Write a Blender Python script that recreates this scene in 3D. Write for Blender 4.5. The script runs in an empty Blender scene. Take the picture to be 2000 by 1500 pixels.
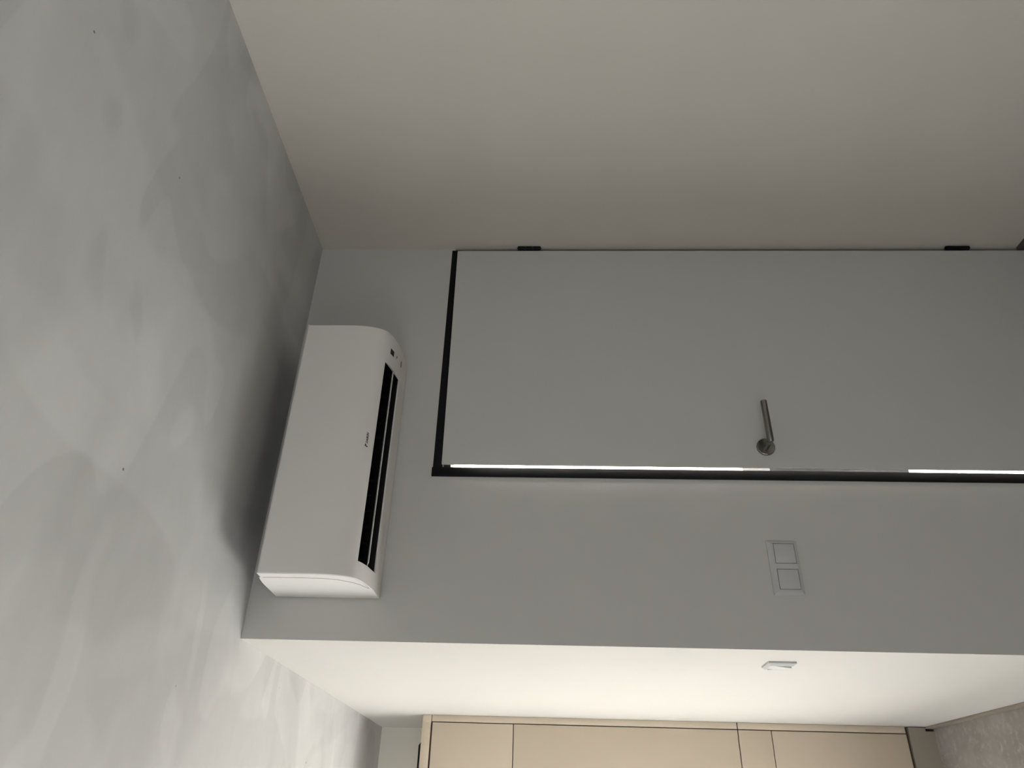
import bpy, bmesh, math, random
from mathutils import Vector, Matrix
random.seed(4)
S = bpy.context.scene
COL = S.collection
PI = math.pi

# ------------------------------------------------------------------ camera
# the phone was held on its side: world "up" points to the left edge of the picture
yaw, pitch, roll = math.radians(31.091), math.radians(2.355), math.radians(0.379)
f = Vector((math.sin(yaw)*math.cos(pitch), math.cos(yaw)*math.cos(pitch), math.sin(pitch)))
r0 = Vector((math.cos(yaw), -math.sin(yaw), 0)); u0 = r0.cross(f)
r = math.cos(roll)*r0 + math.sin(roll)*u0
u = -math.sin(roll)*r0 + math.cos(roll)*u0
cd = bpy.data.cameras.new('camera'); cam = bpy.data.objects.new('camera', cd); COL.objects.link(cam)
cd.sensor_fit = 'HORIZONTAL'; cd.sensor_width = 36; cd.lens = 1427.53/2000*36
cd.clip_start = 0.02; cd.clip_end = 200
X, Y, Z = -u, r, -f
cam.matrix_world = Matrix(((X.x, Y.x, Z.x, -1.88124), (X.y, Y.y, Z.y, -2.12199), (X.z, Y.z, Z.z, 1.75072), (0, 0, 0, 1)))
S.camera = cam

# ------------------------------------------------------------------ view, world, lights
S.view_settings.view_transform = 'Standard'
S.view_settings.look = 'None'
S.view_settings.gamma = 1
S.view_settings.use_curve_mapping = False
S.view_settings.exposure = 0.0
w = bpy.data.worlds.new('world'); S.world = w; w.use_nodes = True
w.node_tree.nodes['Background'].inputs[0].default_value = (0.75, 0.86, 1.0, 1)
w.node_tree.nodes['Background'].inputs[1].default_value = 1.5

def area(name, loc, target, sx, sy, power, col):
    l = bpy.data.lights.new(name, 'AREA'); l.shape = 'RECTANGLE'; l.size = sx; l.size_y = sy
    l.energy = power; l.color = col
    o = bpy.data.objects.new(name, l); COL.objects.link(o); o.location = loc
    o.rotation_euler = (Vector(target)-Vector(loc)).to_track_quat('-Z', 'Y').to_euler()
    return o

H = 2.6; FZ = -0.037; W = 1.4507
XL = -3.8; YB = -4.2; YF = 2.18           # left wall, back wall, far wall of the hall
WIN = (0.35, 2.1, 0.26, 2.45)              # y0, y1, z0, z1 of the hall's window in the left wall
WIN2 = (-3.2, -1.8, 1.1, 2.2)             # unseen window added in the back part of the left wall as room fill
area('hall_window_daylight', (XL-0.02, (WIN[0]+WIN[1])/2, (WIN[2]+WIN[3])/2), (0, (WIN[0]+WIN[1])/2, 0.6), WIN[1]-WIN[0], WIN[3]-WIN[2], 24, (1.0, 1.0, 1.0))
area('room_fill_light', (XL-0.02, (WIN2[0]+WIN2[1])/2, (WIN2[2]+WIN2[3])/2), (0, (WIN2[0]+WIN2[1])/2, 1.0), WIN2[1]-WIN2[0], WIN2[3]-WIN2[2], 14, (1.0, 1.0, 1.0))  # fill light for the room, set in its added window
WIN3 = (-2.9, -1.3, 0.9, 2.25)            # x0, x1, z0, z1 of an unseen window added in the back wall as fill
area('back_fill_light', ((WIN3[0]+WIN3[1])/2, YB-0.02, (WIN3[2]+WIN3[3])/2), ((WIN3[0]+WIN3[1])/2, 0, 1.3), WIN3[1]-WIN3[0], WIN3[3]-WIN3[2], 9, (1.0, 1.0, 1.0))  # fill for the door wall, set in the added back window
sl = bpy.data.lights.new('sun', 'SUN'); sl.energy = 60; sl.angle = math.radians(0.6); sl.color = (1.0, 0.99, 0.97)
sun = bpy.data.objects.new('sun', sl); COL.objects.link(sun); sun.location = (-9, 2, 5)
sun.rotation_euler = Vector((1.0, -0.06, -1.80)).to_track_quat('-Z', 'Y').to_euler()
area('next_room_slit_light', (-0.6, 1.1, 2.5), (-0.6, 1.1, 0), 0.9, 1.4, 700, (1.0, 0.98, 0.95))  # added light behind the door, whitens the slit at its edge

# ------------------------------------------------------------------ materials
def newmat(name):
    m = bpy.data.materials.new(name); m.use_nodes = True
    nt = m.node_tree; return m, nt, nt.nodes, nt.links, nt.nodes['Principled BSDF']

def lin(c):
    return tuple((x/12.92 if x <= 0.04045 else ((x+0.055)/1.055)**2.4) for x in [v/255 for v in c])+(1,)

def plain(name, rgb, rough=0.5, metal=0.0, var=0.03, scale=12, bump=0.0, bscale=200, spec=0.5):
    m, nt, N, L, b = newmat(name)
    tc = N.new('ShaderNodeTexCoord'); no = N.new('ShaderNodeTexNoise'); no.inputs['Scale'].default_value = scale
    no.inputs['Detail'].default_value = 3
    L.new(tc.outputs['Object'], no.inputs['Vector'])
    mx = N.new('ShaderNodeMix'); mx.data_type = 'RGBA'
    c = lin(rgb)
    mx.inputs[6].default_value = tuple(v*(1-var) for v in c[:3])+(1,)
    mx.inputs[7].default_value = tuple(min(1, v*(1+var)) for v in c[:3])+(1,)
    L.new(no.outputs[0], mx.inputs[0]); L.new(mx.outputs[2], b.inputs['Base Color'])
    b.inputs['Roughness'].default_value = rough; b.inputs['Metallic'].default_value = metal
    b.inputs['Specular IOR Level'].default_value = spec
    if bump:
        n2 = N.new('ShaderNodeTexNoise'); n2.inputs['Scale'].default_value = bscale; n2.inputs['Detail'].default_value = 4
        L.new(tc.outputs['Object'], n2.inputs['Vector'])
        bp = N.new('ShaderNodeBump'); bp.inputs['Strength'].default_value = bump; bp.inputs['Distance'].default_value = 0.002
        L.new(n2.outputs[0], bp.inputs['Height']); L.new(bp.outputs[0], b.inputs['Normal'])
    return m

def trowelled(name, lo, hi, rough=0.6, fleck=False):
    """hand trowelled grey plaster: overlapping diagonal strokes, fine grain, a few specks"""
    m, nt, N, L, b = newmat(name)
    tc = N.new('ShaderNodeTexCoord')
    def mapping(rot, sc):
        mp = N.new('ShaderNodeMapping'); mp.inputs['Rotation'].default_value = (0, 0, math.radians(rot))
        mp.inputs['Scale'].default_value = sc; L.new(tc.outputs['Object'], mp.inputs['Vector']); return mp
    def noise(vec, sc, det=2, dist=0.0, rgh=0.5):
        n = N.new('ShaderNodeTexNoise'); n.inputs['Scale'].default_value = sc; n.inputs['Detail'].default_value = det
        n.inputs['Distortion'].default_value = dist; n.inputs['Roughness'].default_value = rgh
        L.new(vec, n.inputs['Vector']); return n
    def ramp(v, a, c):
        q = N.new('ShaderNodeMapRange'); q.interpolation_type = 'SMOOTHSTEP'
        q.inputs[1].default_value = a; q.inputs[2].default_value = c; L.new(v, q.inputs[0]); return q
    def madd(x, y, k):
        q = N.new('ShaderNodeMath'); q.operation = 'MULTIPLY_ADD'; q.inputs[1].default_value = k
        L.new(x, q.inputs[0]); L.new(y, q.inputs[2]); return q
    m1 = mapping(35, (1.0, 1.9, 1)); m2 = mapping(-20, (1.8, 1.0, 1)); m3 = mapping(70, (1, 2.0, 1))
    a = ramp(noise(m1.outputs[0], 1.5, 1.2, 1.1).outputs[0], 0.50, 0.54)
    c = ramp(noise(m2.outputs[0], 1.6, 1.2, 0.9).outputs[0], 0.46, 0.56)
    d = ramp(noise(m3.outputs[0], 1.3, 2, 0.8).outputs[0], 0.40, 0.62)
    e = noise(m1.outputs[0], 9, 5, 0.5, 0.6)
    g = noise(tc.outputs['Object'], 90, 3)
    s1 = N.new('ShaderNodeMath'); s1.operation = 'MULTIPLY'; s1.inputs[1].default_value = 0.20; L.new(a.outputs[0], s1.inputs[0])
    s2 = madd(c.outputs[0], s1.outputs[0], 0.20)
    s3 = madd(d.outputs[0], s2.outputs[0], 0.30)
    s4 = madd(e.outputs[0], s3.outputs[0], 0.28)
    s5 = madd(g.outputs[0], s4.outputs[0], 0.06)
    mx = N.new('ShaderNodeMix'); mx.data_type = 'RGBA'
    mx.inputs[6].default_value = lin(lo); mx.inputs[7].default_value = lin(hi)
    L.new(s5.outputs[0], mx.inputs[0])
    out = mx.outputs[2]
    # tiny dark specks
    vo = N.new('ShaderNodeTexVoronoi'); vo.inputs['Scale'].default_value = 7; L.new(tc.outputs['Object'], vo.inputs['Vector'])
    sp = ramp(vo.outputs['Distance'], 0.012, 0.03) if not fleck else ramp(noise(tc.outputs['Object'], 34, 6, 0.05, 0.7).outputs[0], 0.74, 0.46)
    mm = N.new('ShaderNodeMix'); mm.data_type = 'RGBA'
    if fleck:
        mm.inputs[6].default_value = lin(tuple(min(255, v+12) for v in hi))
    else:
        mm.inputs[6].default_value = lin(tuple(v*0.55 for v in lo))
    L.new(sp.outputs[0], mm.inputs[0]); L.new(out, mm.inputs[7])
    L.new(mm.outputs[2], b.inputs['Base Color'])
    b.inputs['Roughness'].default_value = rough
    bp = N.new('ShaderNodeBump'); bp.inputs['Strength'].default_value = 0.12; bp.inputs['Distance'].default_value = 0.006
    L.new(s4.outputs[0], bp.inputs['Height']); L.new(bp.outputs[0], b.inputs['Normal'])
    return m

M = {}
M['ceiling'] = trowelled('trowelled_plaster', (172, 171, 169), (204, 203, 201))
M['floor'] = trowelled('concrete_floor', (118, 112, 106), (150, 144, 138), 0.55, True)
M['wall_grey'] = plain('grey_wall_paint', (194, 192, 187), 0.85, var=0.02, scale=3, bump=0.06, bscale=160)
M['wall_warm'] = plain('warm_wall_paint', (194, 189, 179), 0.85, var=0.02, scale=2, bump=0.06, bscale=160)
M['wall_white'] = plain('off_white_wall_paint', (194, 190, 183), 0.85, var=0.02, scale=3, bump=0.05, bscale=160)
M['far_lit_paint'] = plain('lit_far_wall_paint', (240, 235, 222), 0.85, var=0.02, scale=3)  # far wall colour lightened in place of light the cabinet blocks
M['leaf'] = plain('door_lacquer', (196, 195, 190), 0.5, var=0.01, spec=0.3)
M['black'] = plain('black_painted_metal', (8, 9, 12), 0.6, spec=0.2)
M['plastic'] = plain('white_plastic', (221, 218, 213), 0.42, var=0.01, spec=0.4)
M['plastic2'] = plain('white_switch_plastic', (190, 189, 186), 0.4, var=0.01, spec=0.3)
M['dark'] = plain('dark_cavity_plastic', (8, 8, 9), 0.6, spec=0.2)
M['vane'] = plain('dark_grey_vane_plastic', (30, 30, 32), 0.5, spec=0.3)
M['ink'] = plain('dark_grey_print', (48, 44, 40), 0.5)
M['lens'] = plain('dark_sensor_window', (24, 20, 16), 0.25)
M['button'] = plain('grey_button', (120, 116, 110), 0.4)
M['steel'] = plain('brushed_steel', (140, 137, 132), 0.26, 1.0, var=0.08, scale=60)
M['cab'] = plain('beige_cabinet_laminate', (206, 191, 171), 0.5, var=0.02, scale=4)
M['cab_in'] = plain('dark_brown_gap', (104, 84, 74), 0.8)
M['plinth'] = plain('grey_beige_plinth', (150, 141, 128), 0.6, var=0.03)
M['base'] = plain('taupe_baseboard', (132, 122, 110), 0.7, var=0.05, scale=30)
M['base_dark'] = plain('dark_baseboard', (72, 69, 62), 0.7, var=0.08, scale=30)
M['glass'] = plain('window_glass', (255, 255, 255), 0.0)
nt = M['glass'].node_tree; tb = nt.nodes.new('ShaderNodeBsdfTransparent'); ms = nt.nodes.new('ShaderNodeMixShader'); ms.inputs[0].default_value = 0.06
nt.links.new(tb.outputs[0], ms.inputs[1]); nt.links.new(nt.nodes['Principled BSDF'].outputs[0], ms.inputs[2])
nt.links.new(ms.outputs[0], nt.nodes['Material Output'].inputs[0])
M['pale'] = plain('bright_white_finish', (238, 238, 235), 0.7, var=0.01)
M['frame_grey'] = plain('window_frame_grey', (70, 72, 74), 0.5)

# ------------------------------------------------------------------ mesh helpers
def box(bm, a, b, bev=0.0, seg=2):
    a = Vector(a); b = Vector(b)
    ret = bmesh.ops.create_cube(bm, size=1)
    vs = ret['verts']
    for v in vs:
        v.co = Vector(((v.co.x+.5)*(b.x-a.x)+a.x, (v.co.y+.5)*(b.y-a.y)+a.y, (v.co.z+.5)*(b.z-a.z)+a.z))
    if bev:
        es = set(e for v in vs for e in v.link_edges)
        bmesh.ops.bevel(bm, geom=list(es), offset=bev, segments=seg, profile=0.5, affect='EDGES')

def obj(name, bm, mat, parent=None, smooth=False, origin=None):
    bmesh.ops.recalc_face_normals(bm, faces=bm.faces[:])
    me = bpy.data.meshes.new(name); 
    if origin is not None:
        bmesh.ops.translate(bm, verts=bm.verts[:], vec=-Vector(origin))
    bm.to_mesh(me); bm.free()
    me.materials.append(mat)
    if smooth:
        me.shade_auto_smooth(angle=math.radians(35)) if hasattr(me, 'shade_auto_smooth') else [setattr(p, 'use_smooth', True) for p in me.polygons]
    o = bpy.data.objects.new(name, me); COL.objects.link(o)
    if origin is not None: o.location = origin
    if parent is not None:
        o.parent = parent
        off = Vector((0, 0, 0)); q = parent
        while q is not None:
            off += q.location; q = q.parent
        o.location = o.location - off
    return o

def smooth_by_angle(me, deg=35):
    for p in me.polygons: p.use_smooth = True
    bm = bmesh.new(); bm.from_mesh(me)
    for e in bm.edges:
        if len(e.link_faces) == 2 and e.calc_face_angle(0) > math.radians(deg): e.smooth = False
    bm.to_mesh(me); bm.free()

def boxobj(name, a, b, mat, parent=None, bev=0.0):
    bm = bmesh.new(); box(bm, a, b, bev)
    o = obj(name, bm, mat, parent, origin=((a[0]+b[0])/2, (a[1]+b[1])/2, min(a[2], b[2])))
    if bev: smooth_by_angle(o.data)
    return o

def structure(o):
    o['kind'] = 'structure'; return o

def thing(name, label, cat, loc, group=None):
    o = bpy.data.objects.new(name, None); COL.objects.link(o); o.location = loc; o.empty_display_size = 0.1
    o['label'] = label; o['category'] = cat
    if group: o['group'] = group
    return o

def tag(o, label, cat, group=None):
    o['label'] = label; o['category'] = cat
    if group: o['group'] = group
    return o

def prism(bm, prof, x0, x1):
    """closed (y,z) polygon extruded along x"""
    A = [bm.verts.new((x0, p[0], p[1])) for p in prof]; B = [bm.verts.new((x1, p[0], p[1])) for p in prof]
    n = len(prof)
    for i in range(n):
        j = (i+1) % n; bm.faces.new((A[i], A[j], B[j], B[i]))
    bm.faces.new(A[::-1]); bm.faces.new(B)

def tube(bm, pts, rad, seg=24, cap=True):
    rings = []
    for i, p in enumerate(pts):
        p = Vector(p)
        if i == 0: d = Vector(pts[1])-p
        elif i == len(pts)-1: d = p-Vector(pts[i-1])
        else: d = (Vector(pts[i+1])-p).normalized()+(p-Vector(pts[i-1])).normalized()
        d.normalize()
        rr = rad[i] if isinstance(rad, (list, tuple)) else rad
        a = d.orthogonal().normalized() if i == 0 else (rings_a - rings_a.dot(d)*d).normalized()
        rings_a = a; b = d.cross(a)
        rings.append([bm.verts.new(p+rr*(math.cos(2*PI*k/seg)*a+math.sin(2*PI*k/seg)*b)) for k in range(seg)])
    for q in range(len(rings)-1):
        for k in range(seg):
            bm.faces.new((rings[q][k], rings[q][(k+1) % seg], rings[q+1][(k+1) % seg], rings[q+1][k]))
    if cap:
        bm.faces.new(rings[0][::-1]); bm.faces.new(rings[-1])

# ------------------------------------------------------------------ the room
T = 0.15
structure(boxobj('ceiling', (XL-T, YB-T, H), (T, YF+1.2, H+0.2), M['ceiling']))
structure(boxobj('floor', (XL-T, YB-T, FZ-0.2), (T, YF+1.2, FZ), M['floor']))
structure(boxobj('wall_right', (0, YB-T, FZ), (T, YF+1.2, H), M['wall_warm']))
bm = bmesh.new(); a, b, c, d = WIN3
box(bm, (XL, YB-T, FZ), (a, YB, H)); box(bm, (b, YB-T, FZ), (0, YB, H)); box(bm, (a, YB-T, FZ), (b, YB, c)); box(bm, (a, YB-T, d), (b, YB, H))
structure(obj('wall_back', bm, M['wall_grey']))
bm = bmesh.new(); t = 0.05
box(bm, (a, YB-T, c), (b, YB-T+.06, c+t)); box(bm, (a, YB-T, d-t), (b, YB-T+.06, d)); box(bm, (a, YB-T, c+t), (a+t, YB-T+.06, d-t)); box(bm, (b-t, YB-T, c+t), (b, YB-T+.06, d-t))
wo = structure(obj('window_3', bm, M['frame_grey']))  # frame of the added back window, out of view
boxobj('window_pane', (a+t, YB-T+.02, c+t), (b-t, YB-T+.03, d-t), M['glass'], wo)
# door wall, with the doorway in its right end; its left end turns into the bright hall wall
DX0, DZ = -0.93, 2.085
bm = bmesh.new()
def slab(bm, plan, z0, z1):
    A = [bm.verts.new((x, y, z0)) for x, y in plan]; B = [bm.verts.new((x, y, z1)) for x, y in plan]; n = len(plan)
    for i in range(n): bm.faces.new((A[i], A[(i+1) % n], B[(i+1) % n], B[i]))
    bm.faces.new(A[::-1]); bm.faces.new(B)
slab(bm, [(-W, 0), (DX0, 0), (DX0, 0.12), (-W+0.12, 0.12)], FZ, H); box(bm, (DX0, 0, DZ), (0, 0.12, H))
structure(obj('wall_door', bm, M['wall_grey']))
bm = bmesh.new(); slab(bm, [(-W, 0), (-W+0.12, 0.12), (-W+0.12, YF), (-W, YF)], FZ, H)
structure(obj('wall_hall', bm, M['wall_white']))
# the plaster of the room face covers the corner, so both meet at x=-W
structure(boxobj('wall_far', (XL, YF, FZ), (-W+0.12, YF+T, H), M['far_lit_paint']))
bm = bmesh.new()
def wall_with_windows(bm, x0, x1, y0, y1, z0, z1, wins):
    ys = y0
    for (a, b, c, d) in sorted(wins):
        box(bm, (x0, ys, z0), (x1, a, z1)); box(bm, (x0, a, z0), (x1, b, c)); box(bm, (x0, a, d), (x1, b, z1)); ys = b
    box(bm, (x0, ys, z0), (x1, y1, z1))
wall_with_windows(bm, XL-T, XL, YB-T, YF+T, FZ, H, [WIN, WIN2])
structure(obj('wall_left', bm, M['wall_white']))
for i, (a, b, c, d) in enumerate([WIN, WIN2]):  # the second is the window added for fill
    bm = bmesh.new(); x0, x1 = XL-T, XL-T+0.06; t = 0.05
    box(bm, (x0, a, c), (x1, b, c+t)); box(bm, (x0, a, d-t), (x1, b, d)); box(bm, (x0, a, c+t), (x1, a+t, d-t)); box(bm, (x0, b-t, c+t), (x1, b, d-t))
    box(bm, (x0, (a+b)/2-t/2, c+t), (x1, (a+b)/2+t/2, d-t))
    wo = structure(obj('window_%d' % (i+1), bm, M['frame_grey']))
    g = boxobj('window_pane', (x0+0.02, a+t, c+t), (x0+0.03, b-t, d-t), M['glass'], wo)
# unseen white platform added under the hall's window to bounce sun upward
structure(boxobj('added_bounce_sill', (XL, 0.25, FZ), (-2.6, YF, 0.22), M['pale'], bev=0.004))
# next room behind the door
structure(boxobj('wall_behind', (-W+0.12, YF, FZ), (0, YF+T, H), M['pale']))
structure(boxobj('trim_1', (-W+0.12, 0.14, FZ), (-0.002, YF, FZ+0.012), M['pale']))   # pale tiled floor finish of the next room
tag(boxobj('low_cabinet', (-0.62, 1.18, FZ+0.012), (-0.004, 1.62, 0.64), M['black'], bev=0.004),
    'dark low cabinet standing in the bright next room behind the door', 'cabinet')

# baseboards
bm = bmesh.new(); box(bm, (-W-0.009, 0.0, FZ), (-W, 1.588, 0.0), 0.002)
structure(obj('baseboard_hall', bm, M['base']))
bm = bmesh.new(); box(bm, (-0.012, YB, FZ), (0, -0.004, -0.001), 0.002)
structure(obj('baseboard_right', bm, M['base_dark']))
bm = bmesh.new(); box(bm, (-W-0.002, -0.012, FZ), (-0.948, 0, 0.0), 0.002)
structure(obj('baseboard_door_wall', bm, M['base']))

# ------------------------------------------------------------------ door
door = bpy.data.objects.new('door_1', None); COL.objects.link(door); door.location = (-0.47, 0, FZ); structure(door)
bm = bmesh.new()
box(bm, (-0.9452, -0.007, FZ), (-0.915, 0.11, 2.0985), 0.0015)          # left jamb, standing a little proud
box(bm, (-0.915, -0.002, 2.066), (-0.0088, 0.11, 2.0965), 0.001)        # head
box(bm, (-0.0088, 0.012, FZ), (-0.0005, 0.11, 2.0965))                   # hinge jamb in the shadow gap
box(bm, (-0.040, 0.034, FZ), (-0.0088, 0.11, 2.066)); box(bm, (-0.915, 0.036, 2.045), (-0.040, 0.11, 2.066))   # stops behind the leaf
fr = obj('door_frame', bm, M['black'], door); smooth_by_angle(fr.data); fr['label'] = 'black metal door frame'
# leaf: rebated panel, hinged at the right, standing ajar by a finger's width
leaf_bm = bmesh.new()
HX, HY = -0.0195, -0.012
def ly(x, y): # rotate about hinge
    th = math.atan2(0.016, 0.896)
    dx = x-HX; return (HX+dx*math.cos(th)-(y)*0 , HY + y + dx*math.tan(th))
x1 = HX; x0 = -0.9145
zt_r, zt_l, zb = 2.0745, 2.0655, FZ+0.008
def quadbox(bm, xa, xb, ya, yb, z0, zl, zr):
    vs = []
    for (x, z) in ((xa, z0), (xb, z0), (xb, zr), (xa, zl)):
        for y in (ya, yb):
            p = ly(x, y); vs.append(bm.verts.new((x, p[1], z)))
    q = vs
    for idx in ((0, 2, 4, 6), (7, 5, 3, 1), (0, 1, 3, 2), (2, 3, 5, 4), (4, 5, 7, 6), (6, 7, 1, 0)):
        bm.faces.new([q[i] for i in idx])
quadbox(leaf_bm, x0, x1, 0.0, 0.006, zb, zt_l+0.0, zt_r)
quadbox(leaf_bm, x0+0.022, x1-0.004, 0.006, 0.040, zb, 2.058, 2.058)
bmesh.ops.bevel(leaf_bm, geom=leaf_bm.edges[:], offset=0.001, segments=1, affect='EDGES')
lf = obj('door_leaf', leaf_bm, M['leaf'], door); smooth_by_angle(lf.data)
# hinges
for zc in (1.803, 0.218):
    bm = bmesh.new()
    for (a, b) in ((-0.042, -0.014), (-0.013, 0.013), (0.014, 0.042)):
        tube(bm, [(-0.0095, -0.014, zc+a), (-0.0095, -0.014, zc+b)], 0.0075, 16)
    tube(bm, [(-0.0095, -0.014, zc-0.045), (-0.0095, -0.014, zc+0.045)], 0.004, 12)
    h = obj('hinge', bm, M['black'], door, origin=(-0.0095, -0.014, zc)); smooth_by_angle(h.data)
    h['label'] = 'black barrel hinge'
# handle
yf = ly(-0.845, 0)[1]
bm = bmesh.new()
hz = 1.0475
tube(bm, [(-0.845, yf, hz), (-0.845, yf-0.007, hz), (-0.845, yf-0.009, hz)], [0.0285, 0.0285, 0.0265], 48)
rose = obj('door_handle', bm, M['steel'], door, origin=(-0.845, yf, hz)); smooth_by_angle(rose.data)
rose['label'] = 'brushed steel lever handle on a round rose'
bm = bmesh.new()
yo = yf-0.056
tube(bm, [(-0.845, yf-0.008, hz-0.0005), (-0.845, yo+0.006, hz-0.0005)], 0.0095, 32)
# mitred corner + lever
tube(bm, [(-0.8535, yo, hz-0.0005), (-0.8545+0.006, yo, hz-0.0005), (-0.709, yo, hz+0.0005), (-0.7075, yo, hz+0.0005)], [0.0075, 0.0103, 0.0103, 0.0085], 32)
lv = obj('lever', bm, M['steel'], rose); smooth_by_angle(lv.data)

# ------------------------------------------------------------------ air conditioner
AX0, AX1 = -1.3325, -0.531
prof = [(-.0748, 2.2185), (-.090, 2.2195), (-.116, 2.2230), (-.142, 2.2262), (-.165, 2.2310), (-.188, 2.2385), (-.207, 2.2490), (-.2195, 2.2640), (-.228, 2.2810), (-.2345, 2.3000),
        (-.2385, 2.3227), (-.2405, 2.3450), (-.2412, 2.3700), (-.2415, 2.4176), (-.2412, 2.4500), (-.2412, 2.4740), (-.2412, 2.4920), (-.2406, 2.4945), (-.2380, 2.4960), (-.2070, 2.4970)]
ac = thing('air_conditioner', 'white wall mounted split air conditioner above the door, its air slot open', 'air conditioner', (-0.932, 0, 2.2165))
# rear housing
house = [(-0.0050, 2.2175), (-0.0748, 2.2215), (-.116, 2.2262), (-.165, 2.2375), (-.190, 2.2500), (-.2005, 2.2700), (-.2035, 2.2950), (-.2075, 2.3336), (-.2085, 2.4000), (-.2065, 2.4900),
         (-.2045, 2.5005), (-.1985, 2.5055), (-.1770, 2.5095), (-.1500, 2.5130), (-.1175, 2.5150), (-.022, 2.5180), (-0.0050, 2.5180)]
def open_shell(bm, pf, x0, x1, hole=None):
    pass
# slot limits (front edge y, back edge y, left x, right x)
SX0, SX1, SYF, SYB = -1.2830, -0.6430, -0.2005, -0.0870
bm = bmesh.new()
# bottom lip behind the slot + side blocks + upper body, all one housing mesh
prism(bm, [(-0.0050, 2.2175), (-0.0748, 2.2205), (-0.0835, 2.2212), (-0.0835, 2.262), (-0.0050, 2.262)], AX0+0.0003, AX1-0.0003)
up = [(-0.0050, 2.262), (-0.0835, 2.262), (-0.0835, 2.330), (-.2040, 2.330)] + [(y, z) for (y, z) in house if z > 2.331] 
prism(bm, up, AX0+0.0003, AX1-0.0003)
side = [(-0.0835, 2.2212)] + [(y, z) for (y, z) in house if z < 2.325 and y < -0.09] + [(-.2040, 2.330), (-0.0835, 2.330)]
prism(bm, side, AX0+0.0003, SX0-0.006); prism(bm, side, SX1+0.006, AX1-0.0003)
hs = obj('housing', bm, M['plastic'], ac); smooth_by_angle(hs.data, 30)
boxobj('shadow_line_plate', (AX0+0.006, -0.0050, 2.2215), (AX1-0.006, -0.0004, 2.512), M['ink'], ac)  # mounting plate, coloured dark to draw the shadow line at the wall
bm = bmesh.new()   # intake grille on the top face
for k in range(34):
    xg = AX0+0.03+k*0.0226; box(bm, (xg, -0.175, 2.5188), (xg+0.004, -0.02, 2.5222))
box(bm, (AX0+0.025, -0.185, 2.5120), (AX1-0.025, -0.012, 2.5190))
g_ = obj('intake_grille', bm, M['dark'], ac); g_['label'] = 'dark slotted intake grille on top'
# front cover: curved shell with the slot cut out, thick side flanges
bm = bmesh.new()
# refine profile
def refine(pf, step=0.006):
    out = []
    for a, b in zip(pf[:-1], pf[1:]):
        n = max(1, int(math.hypot(b[0]-a[0], b[1]-a[1])/step))
        for k in range(n): out.append((a[0]+(b[0]-a[0])*k/n, a[1]+(b[1]-a[1])*k/n))
    out.append(pf[-1]); return out
# catmull-rom smoothing of the profile
def cr(pf, n=5):
    out = []
    P = [pf[0]]+pf+[pf[-1]]
    for i in range(1, len(P)-2):
        p0, p1, p2, p3 = P[i-1], P[i], P[i+1], P[i+2]
        for k in range(n):
            t = k/n
            out.append(tuple(0.5*((2*p1[c])+(-p0[c]+p2[c])*t+(2*p0[c]-5*p1[c]+4*p2[c]-p3[c])*t*t+(-p0[c]+3*p1[c]-3*p2[c]+p3[c])*t**3) for c in (0, 1)))
    out.append(pf[-1]); return out
full = [(-0.0050, 2.2165), (-0.040, 2.2172)] + prof
cp = cr(full)
# insert exact slot edges
def insert_at(pf, y):
    for i in range(len(pf)-1):
        a, b = pf[i], pf[i+1]
        if (a[0]-y)*(b[0]-y) < 0 and a[1] < 2.27:
            t = (y-a[0])/(b[0]-a[0]); return pf[:i+1]+[(y, a[1]+t*(b[1]-a[1]))]+pf[i+1:]
    return pf
cp = insert_at(insert_at(cp, SYF), SYB)
xs = [AX0, AX0+0.0020, SX0, SX1, AX1-0.0020, AX1]
def inner(i, t_=0.003):
    a = cp[max(0, i-1)]; b = cp[min(len(cp)-1, i+1)]
    t = Vector((b[0]-a[0], b[1]-a[1])).normalized(); n = Vector((t.y, -t.x))  # towards the wall / up
    if n.x < 0 and abs(n.x) > abs(n.y): n = -n
    if n.y < 0 and abs(n.y) >= abs(n.x): n = -n
    return (cp[i][0]+n.x*t_, cp[i][1]+n.y*t_)
outer_v = [[bm.verts.new((x,)+(inner(i, 0.0018) if x in (AX0, AX1) else cp[i])) for i in range(len(cp))] for x in xs]   # rounded-off side edges
inner_v = [[bm.verts.new((x,)+inner(i)) for i in range(len(cp))] for x in xs]
iF = min(range(len(cp)), key=lambda i: abs(cp[i][0]-SYF)+(10 if cp[i][1] > 2.27 else 0))
iB = min(range(len(cp)), key=lambda i: abs(cp[i][0]-SYB)+(10 if cp[i][1] > 2.27 else 0))
lo_, hi_ = min(iF, iB), max(iF, iB)
n = len(cp)
def filled(c, i): return not (c == 2 and lo_ <= i < hi_)
for c in range(5):
    for i in range(n-1):
        if not filled(c, i): continue
        bm.faces.new((outer_v[c][i], outer_v[c+1][i], outer_v[c+1][i+1], outer_v[c][i+1]))
        bm.faces.new((inner_v[c][i], inner_v[c][i+1], inner_v[c+1][i+1], inner_v[c+1][i]))
    for i in (0, n-1):
        bm.faces.new((outer_v[c][i], outer_v[c+1][i], inner_v[c+1][i], inner_v[c][i]))
for i in range(n-1):
    for c in (0, 5): bm.faces.new((outer_v[c][i], outer_v[c][i+1], inner_v[c][i+1], inner_v[c][i]))
for i in range(lo_, hi_):
    for c in (2, 3): bm.faces.new((outer_v[c][i], outer_v[c][i+1], inner_v[c][i+1], inner_v[c][i]))
for i in (lo_, hi_):
    bm.faces.new((outer_v[2][i], outer_v[3][i], inner_v[3][i], inner_v[2][i]))
fc = obj('front_cover', bm, M['plastic'], ac); smooth_by_angle(fc.data, 40)
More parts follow.
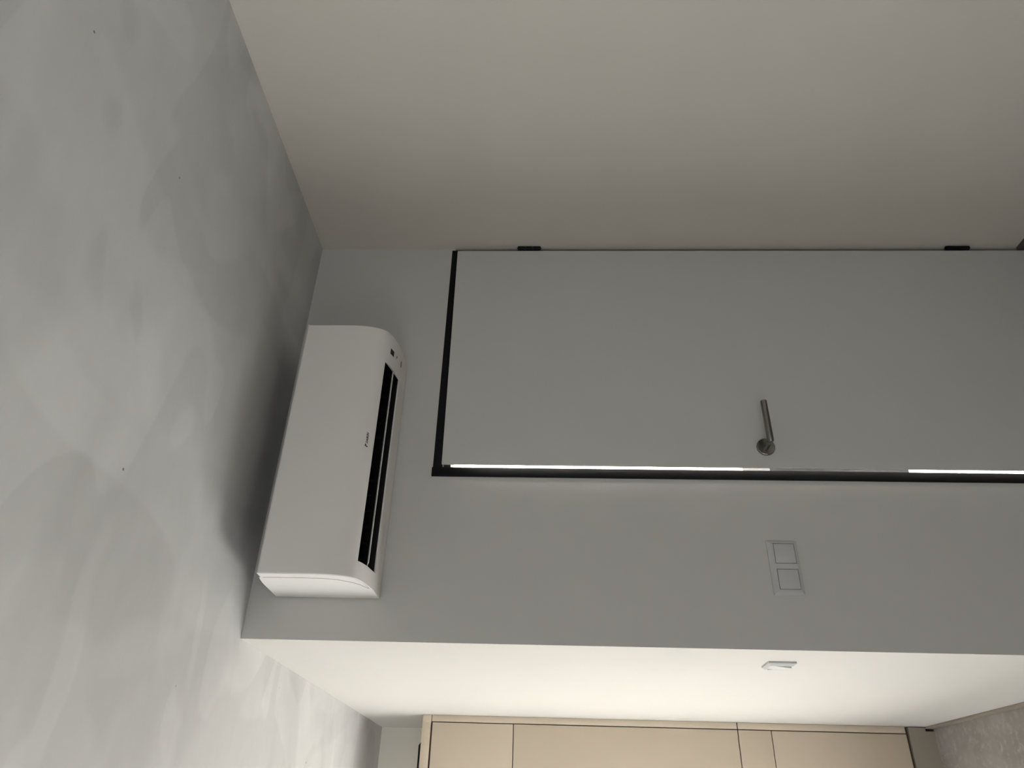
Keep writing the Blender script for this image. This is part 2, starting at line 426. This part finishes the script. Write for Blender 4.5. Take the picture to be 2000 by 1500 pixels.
# side cheeks of the cover: the pale band between front edge and groove
bm = bmesh.new()
groove = [(-.2035, 2.4935), (-.2050, 2.4500), (-.2045, 2.4000), (-.2030, 2.3336), (-.1930, 2.2943), (-.1690, 2.2600), (-.150, 2.2440), (-.1106, 2.2262)]
front_c = [p for p in cp if p[0] <= -0.1106 and not (p[1] > 2.49 and p[0] > -0.209)]
poly = [(y+0.0019, z+0.0006) for (y, z) in front_c] + groove
def prism_cheek(x0, x1):
    A = [bm.verts.new((x0, p[0], p[1])) for p in poly]; B = [bm.verts.new((x1, p[0], p[1])) for p in poly]
    m_ = len(poly)
    for i in range(m_): bm.faces.new((A[i], A[(i+1) % m_], B[(i+1) % m_], B[i]))
    bm.faces.new(A[::-1]); bm.faces.new(B)
prism_cheek(AX0, AX0+0.004); obj('side_cheek', bm, M['plastic'], ac)
bm = bmesh.new(); prism_cheek(AX1-0.004, AX1); obj('side_cheek', bm, M['plastic'], ac)
# groove line
bm = bmesh.new()
gl = [(y+0.0022, z) for (y, z) in groove]
for s in ((AX0+0.00015, AX0+0.0030), (AX1-0.0030, AX1-0.00015)):
    gpoly = [(y-0.001, z-0.0006) for (y, z) in groove] + [(y+0.0040, z+0.0012) for (y, z) in groove[::-1]]
    bm = bmesh.new(); prism(bm, gpoly, s[0], s[1]); obj('seam', bm, M['ink'], ac)
# dark air outlet behind the slot
bm = bmesh.new()
o_out = [(SYB+0.001, 2.2240), (SYB+0.001, 2.328), (-0.2015, 2.328), (-0.2015, 2.2600), (SYF-0.001, 2.2490)]
A = [bm.verts.new((SX0-0.004, y, z)) for (y, z) in o_out]; B = [bm.verts.new((SX1+0.004, y, z)) for (y, z) in o_out]
for i in range(len(o_out)-1): bm.faces.new((A[i], A[i+1], B[i+1], B[i]))
bm.faces.new(A); bm.faces.new(B[::-1])
# air guide ribs and fan drum
tube(bm, [(SX0, -0.135, 2.300), (SX1, -0.135, 2.300)], 0.022, 16)
ao = obj('air_outlet', bm, M['dark'], ac); ao['label'] = 'black air outlet cavity'
# vertical air guide vanes
for xv in [SX0+0.030+i*0.0483 for i in range(13)]:
    bm = bmesh.new()
    bmesh.ops.create_cube(bm, size=1)
    for v in bm.verts:
        yy = -0.115 + v.co.y*0.035; v.co = Vector((xv+v.co.x*0.0012 + (yy+0.115)*0.25, yy, 2.268+v.co.z*0.034))
    vn = obj('air_vane', bm, M['vane'], ac)
# louver flap, seen almost edge-on
bm = bmesh.new()
flap = [(-.1500, 2.2270), (-.1485, 2.2300), (-.120, 2.2385), (-.095, 2.2430), (-.0945, 2.2410), (-.120, 2.2355), (-.1470, 2.2262)]
prism(bm, flap, SX0+0.012, SX1-0.006)
fp = obj('louver_flap', bm, M['plastic'], ac); smooth_by_angle(fp.data)
fp['label'] = 'thin white louver flap across the dark slot'
for xb in (SX0+0.014, -0.978, SX1-0.012):
    bm = bmesh.new()
    prism(bm, [(-.132, 2.2345), (-.143, 2.2380), (-.146, 2.2405), (-.130, 2.2440), (-.112, 2.2425)], xb-0.0006, xb+0.0006)
    obj('flap_bracket', bm, M['vane'], fp)

# local frame on the cover for things printed or set into it
def cover_pt(y):
    for a, b in zip(cp[:-1], cp[1:]):
        if min(a[0], b[0]) <= y <= max(a[0], b[0]) and a[1] < 2.33:
            t = (y-a[0])/(b[0]-a[0]) if b[0] != a[0] else 0
            z = a[1]+t*(b[1]-a[1]); d = Vector((0, b[0]-a[0], b[1]-a[1])).normalized()  # along the profile, towards the front/top
            nrm = Vector((0, -d.z, d.y))
            if nrm.z > 0: nrm = -nrm
            return Vector((0, y, z)), d, nrm
def patch(bm, x0, x1, y0, y1, t=0.0006, n=4):
    """thin raised patch following the curved cover"""
    rows = []
    for k in range(n+1):
        y = y0+(y1-y0)*k/n; p, d, nr = cover_pt(y)
        rows.append([bm.verts.new((x, (p+nr*q).y, (p+nr*q).z)) for (x, q) in ((x0, t), (x1, t), (x1, -0.0005), (x0, -0.0005))])
    for a, b in zip(rows[:-1], rows[1:]):
        for i in range(4): bm.faces.new((a[i], a[(i+1) % 4], b[(i+1) % 4], b[i]))
    bm.faces.new(rows[0]); bm.faces.new(rows[-1][::-1])
bm = bmesh.new(); patch(bm, -0.6010, -0.5812, -0.1832, -0.1610); o = obj('sensor_window', bm, M['lens'], ac); o['label'] = 'small dark square sensor window'
bm = bmesh.new(); patch(bm, -0.5925, -0.5810, -0.1395, -0.1365, n=1); patch(bm, -0.5860, -0.5825, -0.1365, -0.1325, n=1)
o = obj('indicator_mark', bm, M['ink'], ac); o['label'] = 'tiny dark printed indicator mark'
# button: oval patch
bm = bmesh.new()
p, d, nr = cover_pt(-0.0900)
cen = Vector((-0.583, p.y, p.z))
vt = [bm.verts.new(cen+Vector((1, 0, 0))*0.0125*math.cos(a)+d*0.0055*math.sin(a)+nr*0.0009) for a in [2*PI*k/28 for k in range(28)]]
vb = [bm.verts.new(v.co-nr*0.0022) for v in vt]
bm.faces.new(vt); bm.faces.new(vb[::-1])
for k in range(28): bm.faces.new((vt[k], vt[(k+1) % 28], vb[(k+1) % 28], vb[k]))
o = obj('button', bm, M['button'], ac); o['label'] = 'small oval grey button'
# maker's lettering on the curved lower front
cu = bpy.data.curves.new('lettering', 'FONT'); cu.body = 'DAIKIN'; cu.size = 0.0092; cu.extrude = 0.0002; cu.shear = 0.35
cu.space_character = 1.0; cu.offset = 0.00022
to = bpy.data.objects.new('lettering_curve', cu)
COL.objects.link(to); bpy.context.view_layer.update()
me = bpy.data.meshes.new_from_object(to.evaluated_get(bpy.context.evaluated_depsgraph_get()))
COL.objects.unlink(to); bpy.data.objects.remove(to)
p, d, nr = cover_pt(-0.2182)
w_ = max(v.co.x for v in me.vertices)-min(v.co.x for v in me.vertices)
sc = 0.0365/w_
mt = Matrix(((1, 0, 0), (0, d.y, nr.y), (0, d.z, nr.z)))
xo = -0.9395
for v in me.vertices:
    l = Vector((v.co.x*sc+xo, v.co.y-0.0033, v.co.z))
    q = Vector((l.x, 0, 0))+d*l.y+nr*(l.z+0.0003); v.co = Vector((q.x, q.y+p.y, q.z+p.z))
me.materials.append(M['ink'])
lt = bpy.data.objects.new('brand_lettering', me); COL.objects.link(lt); lt.parent = ac; lt.location = -ac.location
lt['label'] = 'small dark grey maker lettering and emblem'
# emblem: slanted split triangle to the left of the word
bm = bmesh.new()
def emb(pts):
    vs = [bm.verts.new(Vector((x, p.y, p.z))+d*y+nr*0.0005) for (x, y) in pts]; vb = [bm.verts.new(v.co-nr*0.0006) for v in vs]
    bm.faces.new(vs); bm.faces.new(vb[::-1]); k_ = len(vs)
    for i in range(k_): bm.faces.new((vs[i], vs[(i+1) % k_], vb[(i+1) % k_], vb[i]))
emb([(-0.9495, 0.0045), (-0.9400, 0.0045), (-0.9450, -0.0010)])
emb([(-0.9493, 0.0025), (-0.9458, -0.0018), (-0.9475, -0.0042), (-0.9505, -0.0042)])
e2 = obj('emblem', bm, M['ink'], lt)
e2.parent = lt; e2.location = (0, 0, 0)

# ------------------------------------------------------------------ switches
sw = thing('light_switch', 'white double rocker switch on the grey wall left of the door', 'light switch', (-1.222, 0, 1.0), 'light switches')
bm = bmesh.new()
def plate(bm, xa, xb, za, zb, holes, t=0.0115, sl=0.009):
    """frame plate on y=0 with sloping rim and square openings"""
    # outer sloped ring and front
    o = [(xa, za), (xb, za), (xb, zb), (xa, zb)]
    i = [(xa+sl, za+sl), (xb-sl, za+sl), (xb-sl, zb-sl), (xa+sl, zb-sl)]
    V0 = [bm.verts.new((x, 0, z)) for x, z in o]; V1 = [bm.verts.new((x, -t*0.45, z)) for x, z in o]; V2 = [bm.verts.new((x, -t, z)) for x, z in i]
    for A, B in ((V0, V1), (V1, V2)):
        for k in range(4): bm.faces.new((A[k], A[(k+1) % 4], B[(k+1) % 4], B[k]))
    # front: strips around holes
    X0, X1, Z0, Z1 = xa+sl, xb-sl, za+sl, zb-sl
    xs_ = [X0]+[h for hh in holes for h in hh[:2]]+[X1]
    zl, zh = holes[0][2], holes[0][3]
    def q(a, b, c, d_):
        vs = [bm.verts.new((x, -t, z)) for x, z in ((a, c), (b, c), (b, d_), (a, d_))]; bm.faces.new(vs)
    q(X0, X1, Z0, zl); q(X0, X1, zh, Z1)
    for k in range(0, len(xs_), 2): q(xs_[k], xs_[k+1], zl, zh)
    for (a, b, c, d_) in holes:
        f0 = [bm.verts.new((x, -t, z)) for x, z in ((a, c), (b, c), (b, d_), (a, d_))]
        f1 = [bm.verts.new((x, -t+0.005, z)) for x, z in ((a, c), (b, c), (b, d_), (a, d_))]
        for k in range(4): bm.faces.new((f0[k], f0[(k+1) % 4], f1[(k+1) % 4], f1[k]))
        bm.faces.new(f1)
hl = [(-1.2868, -1.2266, 1.0080, 1.0688), (-1.2113, -1.1510, 1.0080, 1.0688)]
plate(bm, -1.3015, -1.1420, 0.9975, 1.0845, hl)
pl = obj('switch_plate', bm, M['plastic2'], sw)
for (a, b, c, d_) in hl:
    bm = bmesh.new(); g = 0.0017
    box(bm, (a+g, -0.0126, c+g), (b-g, -0.0056, d_-g), 0.0006, 2)
    for v in bm.verts:
        v.co.y += (v.co.z-(c+d_)/2)*0.02
    rk = obj('rocker', bm, M['plastic2'], sw); smooth_by_angle(rk.data)
bm = bmesh.new()
for (a, b, c, d_) in hl: box(bm, (a+0.0001, -0.0062, c+0.0001), (b-0.0001, -0.0050, d_-0.0001))
obj('switch_back', bm, M['ink'], sw)
# single switch on the bright hall wall
sw2 = thing('light_switch', 'white single rocker switch on the bright hall wall, seen edge-on', 'light switch', (-W, 0.196, 1.0), 'light switches')
def to_hall(o, yc, zc):
    # plate built on y=0 centred at x=0,z=0 -> turned to face -x on the hall wall
    for v in o.data.vertices:
        x, y, z = v.co; v.co = Vector((-W + y, yc - x, zc + z)) - sw2.location
hl2 = [(-0.0285, 0.0285, -0.0285, 0.0285)]
bm = bmesh.new(); plate(bm, -0.0405, 0.0405, -0.0405, 0.0405, hl2, 0.0115, 0.008)
def raw(name, bm, mat, par):
    bmesh.ops.recalc_face_normals(bm, faces=bm.faces[:]); me = bpy.data.meshes.new(name); bm.to_mesh(me); bm.free(); me.materials.append(mat)
    o = bpy.data.objects.new(name, me); COL.objects.link(o); o.parent = par; return o
SYC, SZC = 0.1965, 1.041
o = raw('switch_plate', bm, M['plastic2'], sw2); to_hall(o, SYC, SZC)
bm = bmesh.new(); box(bm, (-0.0276, -0.0135, -0.0276), (0.0276, -0.0056, 0.0276), 0.0006)
for v in bm.verts:
    if v.co.y < -0.01: v.co.y += v.co.z*0.13
o = raw('rocker', bm, M['plastic2'], sw2); to_hall(o, SYC, SZC); smooth_by_angle(o.data)
bm = bmesh.new(); box(bm, (-0.0284, -0.0062, -0.0284), (0.0284, -0.0050, 0.0284)); o = raw('switch_back', bm, M['ink'], sw2); to_hall(o, SYC, SZC)

# ------------------------------------------------------------------ tall cabinet in the hall
CY = 1.594; XE = -2.085; CT = 2.297
tc = thing('tall_cabinet', 'tall beige built-in cabinet against the bright hall wall, with flat handleless doors', 'cabinet', ((-W+XE)/2, (CY+YF)/2, FZ))
bm = bmesh.new()
box(bm, (XE, CY+0.022, 0.07), (-W-0.003, YF-0.003, CT-0.018))
ob = obj('carcass', bm, M['cab_in'], tc)
bm = bmesh.new()
box(bm, (XE, CY-0.0005, 2.2575), (-1.4845, CY+0.0215, CT), 0.001)
box(bm, (-1.4843, CY, 2.2565), (-1.4515, CY+0.0215, CT), 0.001)
box(bm, (XE, CY+0.022, CT-0.0175), (-1.4515, YF-0.003, CT), 0.001)
ob = obj('top_panel', bm, M['cab'], tc); smooth_by_angle(ob.data)
bm = bmesh.new()
box(bm, (-1.4795, CY, 0.8475), (-1.4515, CY+0.0215, 2.2535), 0.001)
box(bm, (-1.4795, CY, 0.0900), (-1.4515, CY+0.0215, 0.8430), 0.001)
ob = obj('filler_strip', bm, M['cab'], tc); smooth_by_angle(ob.data)
g = 0.0015
X1D = -1.4835
for xa, xb in ((X1D-0.598, X1D),):
    for za, zb in ((0.0900, 0.6920), (0.6955, 0.8430), (0.8475, 1.8710), (1.8745, 2.2490)):
        bm = bmesh.new(); box(bm, (xa, CY-0.001, za), (xb, CY+0.0205, zb), 0.0012, 2)
        nm = 'drawer_front' if za == 0.6955 else 'cabinet_door'
        ob = obj(nm, bm, M['cab'], tc); smooth_by_angle(ob.data)
bm = bmesh.new(); box(bm, (XE, CY-0.003, FZ), (-1.4690, CY+0.016, 0.0760)); box(bm, (-1.4690, CY-0.003, 0.0), (-1.4540, CY+0.016, 0.0760))
obj('plinth', bm, M['plinth'], tc)
# dark rail lying on top of the cabinet front
bm = bmesh.new()
A = [bm.verts.new(v) for v in ((-2.04, 1.632, CT+0.0003), (-1.557, 1.632, CT+0.0003), (-1.578, 1.632, CT+0.0150), (-2.04, 1.632, CT+0.0150))]
B = [bm.verts.new((v.co.x, 1.662, v.co.z)) for v in A]
for i in range(4): bm.faces.new((A[i], A[(i+1) % 4], B[(i+1) % 4], B[i]))
bm.faces.new(A[::-1]); bm.faces.new(B)
tag(obj('metal_rail', bm, M['black'], origin=(-1.8, 1.647, CT)), 'black metal rail lying along the top of the tall beige cabinet', 'rail')
